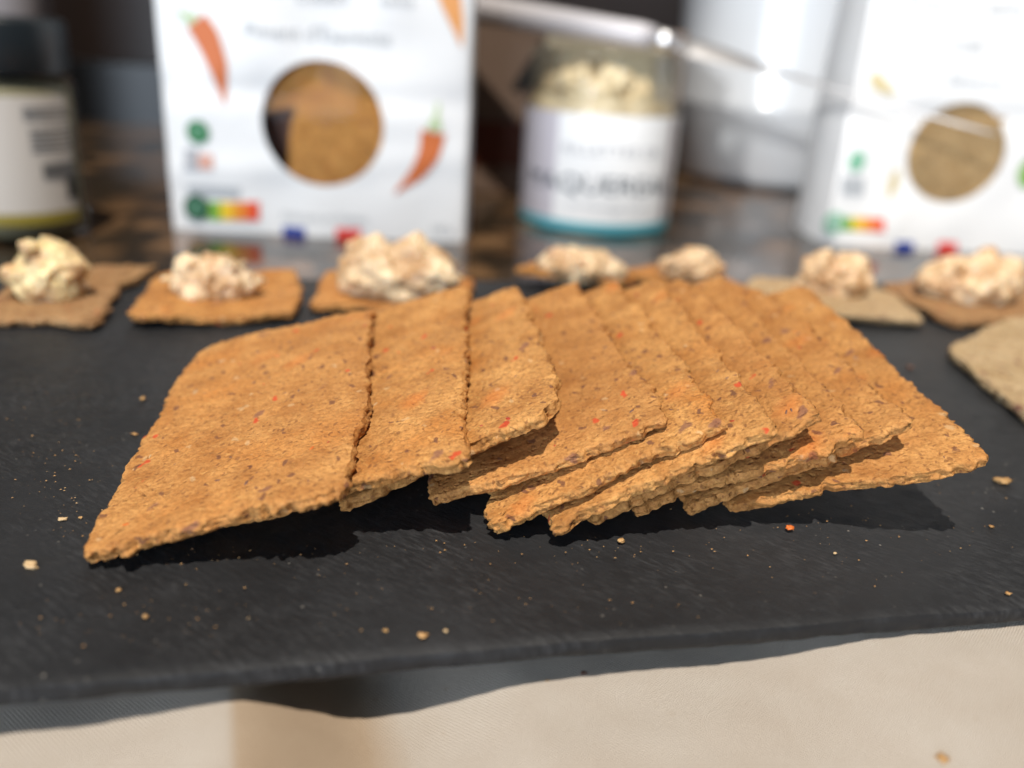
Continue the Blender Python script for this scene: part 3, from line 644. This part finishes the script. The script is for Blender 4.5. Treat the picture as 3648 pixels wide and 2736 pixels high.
p1.rect('flag_blue', 1010, 800, 1092, 862, I_BLUE); p1.rect('flag_red', 1200, 806, 1288, 868, I_RED)
p1.text('lettering', 'Fabriqué en France', 1160, 768, 26, I_PALE, 300); p1.text('lettering', '100 g', 1572, 812, 26, I_PALE)
ly = lambda P, d: P-p1.N*d
def in_bag(p, px, depth, tilt, seed, mat, label):
    q = []
    for k, (x, y) in enumerate(px):
        u, z = p.px(x, y); q.append(p.O+p.X*u+np.array([0, 0, z])-p.N*(depth+tilt[k]))
    return cracker(q, seed, mat, label, 'crackers seen through pouch windows', nu=40, nv=60, flakes=0, warp=0.0008, name='bagged_cracker')
in_bag(p1, [(925, 400), (1400, 330), (1390, 200), (930, 200)], -0.0008, (0, .001, .001, .001), 61, M_CR5, 'upper orange cracker inside the chilli pouch, behind the round window')
in_bag(p1, [(1020, 690), (1400, 690), (1410, 340), (1050, 372)], -0.0037, (.0018, .0018, .0002, .0002), 62, M_CR5, 'lower orange cracker pressed to the round window of the chilli pouch')

A2 = on_counter(2935, 868); W2 = W1
p2 = Pouch(A2, W2, 0.20, 0.045, (3400, 545), 172, 0.0035, [(0.062, 0.006, -0.0012, 0.05)], 8, math.radians(2.5))
p2.build('white stand-up pouch with tan seed prints at the right edge, behind the knife blade', 'cracker pouches standing at the back')
p2.dot('leaf_logo', 3048, 572, 30, I_PGREEN, sq=1.2); p2.rect('small_print', 2995, 625, 3075, 690, I_PALE)
for nm, x0, x1, mt in (('score_green', 2998, 3035, I_LGREEN), ('score_yellow', 3034, 3070, I_YEL), ('score_orange', 3069, 3105, I_OR), ('score_red', 3104, 3142, I_REDO)):
    p2.rect(nm, x0, 772, x1, 820, mt)
p2.dot('score_grade', 2968, 795, 36, I_PGREEN, 0.0008, 1.1); p2.text('lettering', 'A', 2968, 795, 36, I_WHITE, lift=0.0011)
p2.rect('flag_blue', 3182, 855, 3250, 896, I_BLUE); p2.rect('flag_red', 3335, 858, 3405, 900, I_RED)
p2.text('lettering', 'Graines', 3400, 152, 44, I_PALE, 170); p2.text('lettering', 'Sésame', 3465, 288, 40, I_PALE, 200); p2.text('lettering', 'Crackers salés', 3430, 20, 40, I_PALE, 420)
p2.stroke('seed_print', [(3105, 262), (3130, 300), (3180, 335)], [30, 52, 14], I_TAN); p2.stroke('seed_print', [(3192, 600), (3180, 650), (3160, 705)], [14, 40, 12], I_TAN)
p2.dot('leaf_badge', 3672, 612, 52, I_LEAF, sq=1.1)
in_bag(p2, [(3222, 728), (3588, 728), (3596, 362), (3246, 362)], -0.0012, (.0016, .0016, 0, 0), 63, M_CR4, 'greenish brown cracker pressed to the window of the right pouch')

# ------------------------------------------------------------------ round things: lathe
def lathe(name, prof, c, mat, parent=None, n=72, tilt=None, cap=True):
    an = np.arange(n)*2*math.pi/n; V = []
    for (r, z) in prof: V.append(np.stack([c[0]+r*np.cos(an), c[1]+r*np.sin(an), 0*an+c[2]+z], 1))
    V = np.concatenate(V); fs = [[i*n+j, i*n+(j+1) % n, (i+1)*n+(j+1) % n, (i+1)*n+j] for i in range(len(prof)-1) for j in range(n)]
    if cap: fs += [list(range(n))[::-1], [(len(prof)-1)*n+j for j in range(n)]]
    return mesh_obj(name, V, fs, mat, parent)
def wrap(name, c, r, a0, a1, z0, z1, mat, parent, n=24, nz=2):
    """curved patch on a cylinder; angle 0 faces the camera side (-Y), positive to the right"""
    A_, Z_ = np.meshgrid(np.linspace(a0, a1, n+1), np.linspace(z0, z1, nz+1), indexing='ij'); A_ = A_.ravel(); Z_ = Z_.ravel()
    V = np.stack([c[0]+r*np.sin(A_), c[1]-r*np.cos(A_), c[2]+Z_], 1)
    return mesh_obj(name, V, grid_faces(n, nz), mat, parent)
def wrap_text(name, body, size, c, r, a, z, mat, parent, width=None):
    return text_mesh(name, body, size, lambda X, Y: np.stack([c[0]+r*np.sin(a+X/r), c[1]-r*np.cos(a+X/r), c[2]+z+Y], 1), mat, parent, width)

# spice jar, far left
SY = 0.340; sc_ = atY(88, 800, SY); c = np.array([sc_[0], SY, COUNTER]); RJ = abs(atY(300, 780, SY)[0]-c[0])*0.985
def zpx(x, y, Y): return atY(x, y, Y)[2]-COUNTER
zc1 = zpx(100, 62, SY); zc0 = zpx(100, 278, SY-RJ); zl1 = zpx(150, 345, SY-RJ); zl0 = zpx(150, 815, SY-RJ)
RC = abs(atY(222, 200, SY)[0]-c[0])
sj = root('spice_jar', c); tag(sj, 'spice jar with black cap and beige printed label at the far left edge', 'jar')
lathe('glass_body', [(RJ*0.8, 0.0), (RJ*0.97, 0.0015), (RJ, 0.004), (RJ, zl1), (RJ*0.97, zl1+0.004), (RC*0.93, zc0-0.003), (RC*0.9, zc0+0.004)], c, M_GLASS, sj)
lathe('herbs', [(RJ*0.7, 0.002), (RJ*0.94, 0.004), (RJ*0.94, zl1), (RJ*0.86, zl1+0.003)], c, plain('ground_spice', (0.26, 0.23, 0.14), 0.9), sj)
lathe('cap', [(RC*0.98, zc0), (RC, zc0+0.001), (RC, zc1-0.002), (RC*0.97, zc1-0.0005), (RC*0.9, zc1)], c, M_CAP, sj)
sl_ = wrap('label', c, RJ+0.0003, -2.6, 1.45, zl0+0.004, zl1-0.001, I_BEIGE, sj, 60)
wrap('yellow_band', c, RJ+0.00035, -2.6, 1.45, zl0, zl0+0.0042, I_MUST, sj, 60)
aR = lambda x: math.asin(max(-1, min(1, (atY(x, 500, SY-RJ*0.6)[0]-c[0])/RJ)))
for x0, x1, ys in ((112, 252, [400, 418, 436]), (122, 262, [478, 497, 516, 535, 554])):
    for y in ys: wrap('print_line', c, RJ+0.0006, aR(x0), aR(x1), zpx(180, y+4, SY-RJ), zpx(180, y-4, SY-RJ), I_DGREY, sl_, 10, 1)
wrap('recycling_mark', c, RJ+0.0006, aR(140), aR(190), zpx(180, 655, SY-RJ), zpx(180, 600, SY-RJ), I_DGREY, sl_, 8, 1)
for k in range(9):
    x0 = 180+k*12; wrap('barcode_bar', c, RJ+0.0006, aR(x0), aR(x0+(8 if k % 3 else 10)), zpx(230, 742, SY-RJ), zpx(230, 662, SY-RJ), I_BLACK, sl_, 2, 1)

# jar of spread in the middle
fr = on_counter(2128, 838); RS = 0.0; dJ = fr[1]
RS = abs(atY(2402, 600, dJ+0.033)[0]-atY(1862, 600, dJ+0.033)[0])/2
c = np.array([(atY(2402, 600, dJ+0.033)[0]+atY(1862, 600, dJ+0.033)[0])/2, dJ+RS, COUNTER]); JY = c[1]; JC = c
zr = zpx(2190, 180, JY); zlt = zpx(2140, 410, JY-RS); zlb = zpx(2130, 825, JY-RS)
js = root('spread_jar', c); tag(js, 'open glass jar of fish spread with white and teal label in the middle', 'jar')
RN = RS*0.93
prof = [(RS*0.85, 0.0), (RS*0.97, 0.0015), (RS, 0.004), (RS, zlt+0.002), (RN, zlt+0.008), (RN, zr-0.006), (RN*1.03, zr-0.004), (RN*1.03, zr-0.001), (RN*1.0, zr), (RN*0.97, zr-0.001), (RN*0.96, zr-0.02)]
lathe('glass_body', prof, c, M_GLASS, js, cap=False)
jl_ = lathe('label', [(RS+0.0003, zlb), (RS+0.0003, zlt)], c, I_WHITE, js, 96, cap=False)
lathe('teal_band', [(RS+0.0005, zlb-0.0006), (RS+0.0005, zlb+0.0036)], c, I_TEAL, js, 96, cap=False)
wrap_text('lettering', 'MAQUEREAU', 0.0115, c, RS+0.0006, 0.0, zlb+(zlt-zlb)*0.40, I_NAVY, jl_, RS*2.15)
wrap_text('lettering', 'RILLETTES DE', 0.006, c, RS+0.0006, 0.1, zlb+(zlt-zlb)*0.70, I_GREY, jl_, RS*1.3)
wrap_text('lettering', 'au fromage frais', 0.004, c, RS+0.0006, 0.1, zlb+(zlt-zlb)*0.22, I_PALE, jl_, RS*1.0)
wrap('label_shade', c, RS+0.00045, -1.45, -0.62, zlb+0.004, zlt, ink('mauve_shade', (0.58, 0.55, 0.60)), jl_, 14, 1)  # shade on the label's left side, painted in mauve
wrap('label_shade', c, RS+0.00045, 0.92, 1.10, zlb+0.004, zlt-0.001, ink('taupe_shade', (0.46, 0.41, 0.42)), jl_, 6, 1)  # shade right of the lit label strip, painted in taupe
sp = lathe('jar_contents', [(RS*0.9, 0.003), (RS*0.94, 0.005), (RS*0.94, zlt), (RN*0.9, zlt+0.010), (RN*0.5, zlt+0.004)], c, M_JARSPREAD, None); tag(sp, 'cream fish spread left inside the open glass jar', 'spread')
me = sp.data; P = np.empty(len(me.vertices)*3); me.vertices.foreach_get('co', P); P = P.reshape(-1, 3)
k = P[:, 2] > zlt-0.001-0.003; P[k, 2] += 0.006*fbm(P[k]*90, 2, 4); me.vertices.foreach_set('co', P.ravel()); me.update()
rl = random.Random(12)
for kk in range(22):
    ang, zz, rad = rl.uniform(-math.pi, math.pi), rl.uniform(0.000, 0.016)*(1 if kk % 2 else 0.6), rl.uniform(0.005, 0.0092)
    P0 = np.array([c[0]+RN*0.60*math.sin(ang), c[1]-RN*0.60*math.cos(ang), c[2]+zlt+zz])
    bm = bmesh.new(); bmesh.ops.create_icosphere(bm, subdivisions=4, radius=1); V = np.array([tuple(q.co) for q in bm.verts]); Fc = np.array([[q.index for q in f.verts] for f in bm.faces]); bm.free()
    V = V*(rad*(1+0.55*fbm(V*1.8, 4, 70+kk)))[:, None]*np.array([1, 0.7, 0.8]); mesh_obj('spread_lump', V+P0, Fc, M_JARSPREAD, sp)

# table knife lying across the jar mouth
def sweep(name, pts, mat, parent, nseg=20, power=2.6):
    """pts: (centre, half width vector, half height vector)"""
    an = np.arange(nseg)*2*math.pi/nseg; cx = np.sign(np.cos(an))*np.abs(np.cos(an))**(2/power); sx_ = np.sign(np.sin(an))*np.abs(np.sin(an))**(2/power)
    V = np.concatenate([np.array(cn)+np.outer(cx, wv1)+np.outer(sx_, hv) for cn, wv1, hv in pts]); n = nseg
    fs = [[i*n+j, i*n+(j+1) % n, (i+1)*n+(j+1) % n, (i+1)*n+j] for i in range(len(pts)-1) for j in range(n)]+[list(range(n))[::-1], [(len(pts)-1)*n+j for j in range(n)]]
    return mesh_obj(name, V, fs, mat, parent)
KA = atY(1430, -15, JY+0.045); KM = atY(2330, 134, JY-0.004); KB = atY(2420, 158, JY-0.008); KT = atY(3560, 482, p2.O[1]-0.060)
kr = root('table_knife', KM); tag(kr, 'steel table knife lying across the open jar, blade over the right pouch', 'knife')
ax = (KM-KA)/np.linalg.norm(KM-KA); sidev = np.cross(ax, [0, 0, 1.0]); sidev /= np.linalg.norm(sidev); upv = np.cross(sidev, ax)
hp = []
for t, w_, h_ in ((0, .002, .0015), (.02, .0085, .0058), (.12, .0095, .0072), (.5, .0085, .0066), (.85, .0070, .0058), (.95, .0072, .0058), (1.0, .0062, .005)):
    hp.append((KA+(KM-KA)*t, sidev*w_, upv*h_))
sweep('handle', hp, M_HANDLE, kr)
ax2 = (KT-KB)/np.linalg.norm(KT-KB); sd2 = np.cross(ax2, [0, 0, 1.0]); sd2 /= np.linalg.norm(sd2); up2 = np.cross(sd2, ax2)
bp = [(KM, sidev*.0050, upv*.0042), (KM*.5+KB*.5, sidev*.0062, upv*.0048), (KB, sd2*.0045, up2*.0026)]
sweep('bolster', bp, M_STEEL, kr)
bl = []
for t, w_, h_, tw in ((-0.01, .004, .0016, -.5), (.06, .0064, .0011, -.62), (.16, .0062, .0010, -.5), (.26, .0060, .0009, -.3), (.38, .0060, .0009, -.08), (.7, .0058, .0008, .03), (.9, .0050, .0006, .03), (.97, .0030, .0005, .03), (1.0, .0010, .0003, .03)):
    ca_, sa_ = math.cos(tw), math.sin(tw)
    bl.append((KB+(KT-KB)*t, (sd2*ca_+up2*sa_)*w_, (-sd2*sa_+up2*ca_)*h_))
sweep('blade', bl, M_STEEL, kr, power=1.6)

# tall pale tub behind the jar
TB = on_counter(2745, 685); RT = 0.069; c = np.array([atY(2745, 500, TB[1]+RT)[0], TB[1]+RT, COUNTER])
tb = root('plastic_tub', c); tag(tb, 'tall pale grey plastic tub between the glass jar and the right pouch', 'tub')
lathe('tub_body', [(RT*0.80, 0), (RT*0.93, 0.002), (RT*0.97, 0.007), (RT*1.0, 0.045), (RT*1.01, 0.048), (RT*1.02, 0.052), (RT*1.0, 0.055), (RT*1.09, 0.15), (RT*1.12, 0.16)], c, M_TUB, tb, 96)
lathe('tub_rim', [(RT*1.12, 0.158), (RT*1.17, 0.159), (RT*1.17, 0.166), (RT*1.1, 0.167)], c, M_TUB, tb, 96)
# brown carton behind the jar
BY = 0.50; b0 = atY(1560, 560, BY); b1 = atY(2400, 560, BY)
ct = root('brown_carton', ((b0[0]+b1[0])/2, BY+0.03, COUNTER)); tag(ct, 'brown carton with black triangle print behind the jar and the left pouch', 'carton')
ztop = zpx(1800, 75, BY)
box('carton_box', (b0[0], BY, COUNTER), (b1[0], BY+0.06, COUNTER+ztop), M_CARTON, ct, 0.0015)
def cpx(x, y): q = atY(x, y, BY-0.0006); return (q[0], BY-0.0006, q[2])
def cquad(nm, pts, m, dy=0.0): mesh_obj(nm, [(q[0], q[1]-dy, q[2]) for q in (cpx(*p) for p in pts)], [list(range(len(pts)))], m, ct, smooth=False)
cquad('rust_band', [(1640, 585), (1990, 600), (1990, 435), (1640, 430)], I_RUST)
cquad('black_triangle', [(1822, 312), (1938, 320), (1942, 125)], I_BLACK, 0.0004)
cquad('olive_panel', [(1946, 400), (2385, 420), (2385, 150), (1946, 118)], I_OLIVE, 0.0002)
# pale canister behind the spice jar
CY = 0.66; c0 = atY(-40, 250, CY); c = np.array([c0[0], CY, COUNTER]); rr = abs(atY(130, 30, CY)[0]-c[0])
cn = root('canister', c); tag(cn, 'pale grey canister in the dim back, behind the black capped spice jar', 'canister')
lathe('canister_body', [(rr*0.95, 0), (rr, 0.003), (rr, 0.12), (rr*0.98, 0.123)], c, M_CANISTER, cn); lathe('canister_lid', [(rr*1.03, 0.1232), (rr*1.03, 0.135), (rr*0.95, 0.138)], c, M_CANISTER, cn)

# ------------------------------------------------------------------ crumbs
def crumb(px, py, wpx, hpx, seed, mat, label, z=0.0):
    P = at(px, py, z); k = np.linalg.norm(P-CPOS)/FPX; sx_ = wpx*k/2; sy_ = max(sx_*0.45, hpx*k/2*1.2); sz = min(sx_, sy_)*0.55
    bm = bmesh.new(); bmesh.ops.create_icosphere(bm, subdivisions=3, radius=1); V = np.array([tuple(q.co) for q in bm.verts]); Fc = np.array([[q.index for q in f.verts] for f in bm.faces]); bm.free()
    V = V*(1+0.55*fbm(V*1.7+seed, 3, seed))[:, None]; rng = random.Random(seed); a = rng.uniform(-0.5, 0.5)
    V = V*np.array([sx_, sy_, sz]); V = np.stack([V[:, 0]*math.cos(a)-V[:, 1]*math.sin(a), V[:, 0]*math.sin(a)+V[:, 1]*math.cos(a), V[:, 2]], 1)
    V[:, 2] -= V[:, 2].min(); 
    o = mesh_obj('crumb', V+np.array([P[0], P[1], z-0.0002]), Fc, mat, smooth=False)
    return tag(o, label, 'crumb', 'crumbs scattered on the board and cloth')
CR = [
 (110, 2020, 78, 24, M_OAT, 'longest pale crumb at the left front of the slate, left of the first cracker corner'),
 (508, 1423, 24, 22, M_CRUMB, 'round tan crumb farthest back on the bare slate left of the fan'),
 (478, 1545, 32, 10, M_CRUMB, 'thin flat crumb beside the left edge of the topmost cracker, halfway along'),
 (223, 1850, 34, 18, M_OAT, 'slanting pale sliver just left of the lower end of the topmost cracker'),
 (287, 1843, 14, 12, M_CRUMB, 'tiny crumb between the pale sliver and the topmost cracker'),
 (420, 2103, 22, 18, M_CRUMB, 'small round crumb on the slate just below the topmost cracker corner'),
 (515, 2197, 22, 20, M_CRUMB, 'reddish brown crumb lower than the one below the topmost cracker corner'),
 (1506, 2267, 46, 32, M_CRUMB, 'largest crumb near the middle of the slate front edge'),
 (1374, 2246, 20, 16, M_CRUMB, 'faint grey crumb left of the largest crumb at the slate front edge'),
 (1588, 2246, 20, 14, M_OAT, 'small pale crumb right of the largest crumb at the slate front edge'),
 (2212, 1927, 34, 22, M_CRUMB, 'dull crumb at the shadow border right of the lowest fan corner'),
 (2812, 1882, 36, 26, M_ORANGE, 'bright orange crumb in front of the right half of the fan'),
 (3572, 1718, 66, 34, M_CRUMB, 'big tan crumb at the right, just past the pointed last cracker corner'),
 (3532, 1875, 20, 14, M_CRUMB, 'small orange crumb below the big tan one at the right edge'),
 (2975, 1969, 14, 12, M_OAT, 'small yellow crumb on the right front part of the slate'),
 (3592, 2114, 26, 18, M_CRUMB, 'tan crumb at the right end of the slate near its front edge'),
 (3242, 1310, 28, 18, M_BRAN, 'dark brown crumb on the slate behind the right side of the fan'),
 (2860, 2385, 10, 8, M_OAT, 'smallest pale crumb on the cloth'),
 (3056, 1722, 38, 20, M_RED, 'red pepper flake lying in the shadow under the last fan cracker')]
for k, (x, y, w_, h_, mt, lb) in enumerate(CR):
    if 'cloth' in lb: continue
    crumb(x, y, w_*0.75, h_*0.7, 100+k, mt, lb)
bpy.context.view_layer.update()
dgr = bpy.context.evaluated_depsgraph_get()
def on_cloth(x, y):
    d = Vector(ray(x, y)).normalized(); hit, loc, *_ = cloth_o.evaluated_get(dgr).ray_cast(cloth_o.matrix_world.inverted()@Vector(CPOS), d)
    return (cloth_o.matrix_world@loc).z if hit else -0.007
for k, (x, y, w_, h_, mt, lb) in enumerate((
   (2081, 2397, 34, 20, M_BRAN, 'dark brown crumb on the shaded cloth strip under the slate edge'),
   (1950, 2425, 22, 12, M_CRUMB, 'faint tan crumb on the shaded cloth left of the dark brown one'),
   (3357, 2705, 40, 42, M_CRUMB, 'orange crumb on the sunlit cloth at the bottom right corner'))):
    crumb(x, y, w_*0.7, h_*0.6, 150+k, mt, lb, on_cloth(x, y))
# fine dust of crumbs nobody could count
rng = random.Random(5); V = []; Fc = []
spots = [(900, 1960, 700, 60, 40), (2100, 1960, 700, 60, 45), (2900, 1840, 400, 60, 30), (170, 1620, 260, 260, 80), (300, 1800, 250, 200, 40), (1500, 2150, 1200, 150, 60), (3100, 2000, 700, 240, 40), (3450, 1880, 240, 240, 14), (600, 2200, 500, 120, 40), (1000, 1300, 900, 150, 0)]
for (cx, cy, wx, wy, n) in spots:
    for _ in range(n):
        P = at(rng.gauss(cx, wx/2), rng.gauss(cy, wy/2)); r = rng.choice((.00006, .00008, .0001, .00017)); b = len(V)
        rel = (P-E0)@NDIR
        if rel < 0.002 or rel > 0.17: continue
        for q in ((1, 0, 0.2), (-0.6, 0.9, 0.1), (-0.7, -0.8, 0.15), (0, 0, 0.9)): V.append(P+np.array(q)*r*np.array([rng.uniform(.7, 1.6), rng.uniform(.7, 1.6), 1]))
        Fc += [[b, b+1, b+3], [b+1, b+2, b+3], [b+2, b, b+3]]
tag(mesh_obj('crumb_dust', V, Fc, M_CRUMB, smooth=False), kind='stuff')
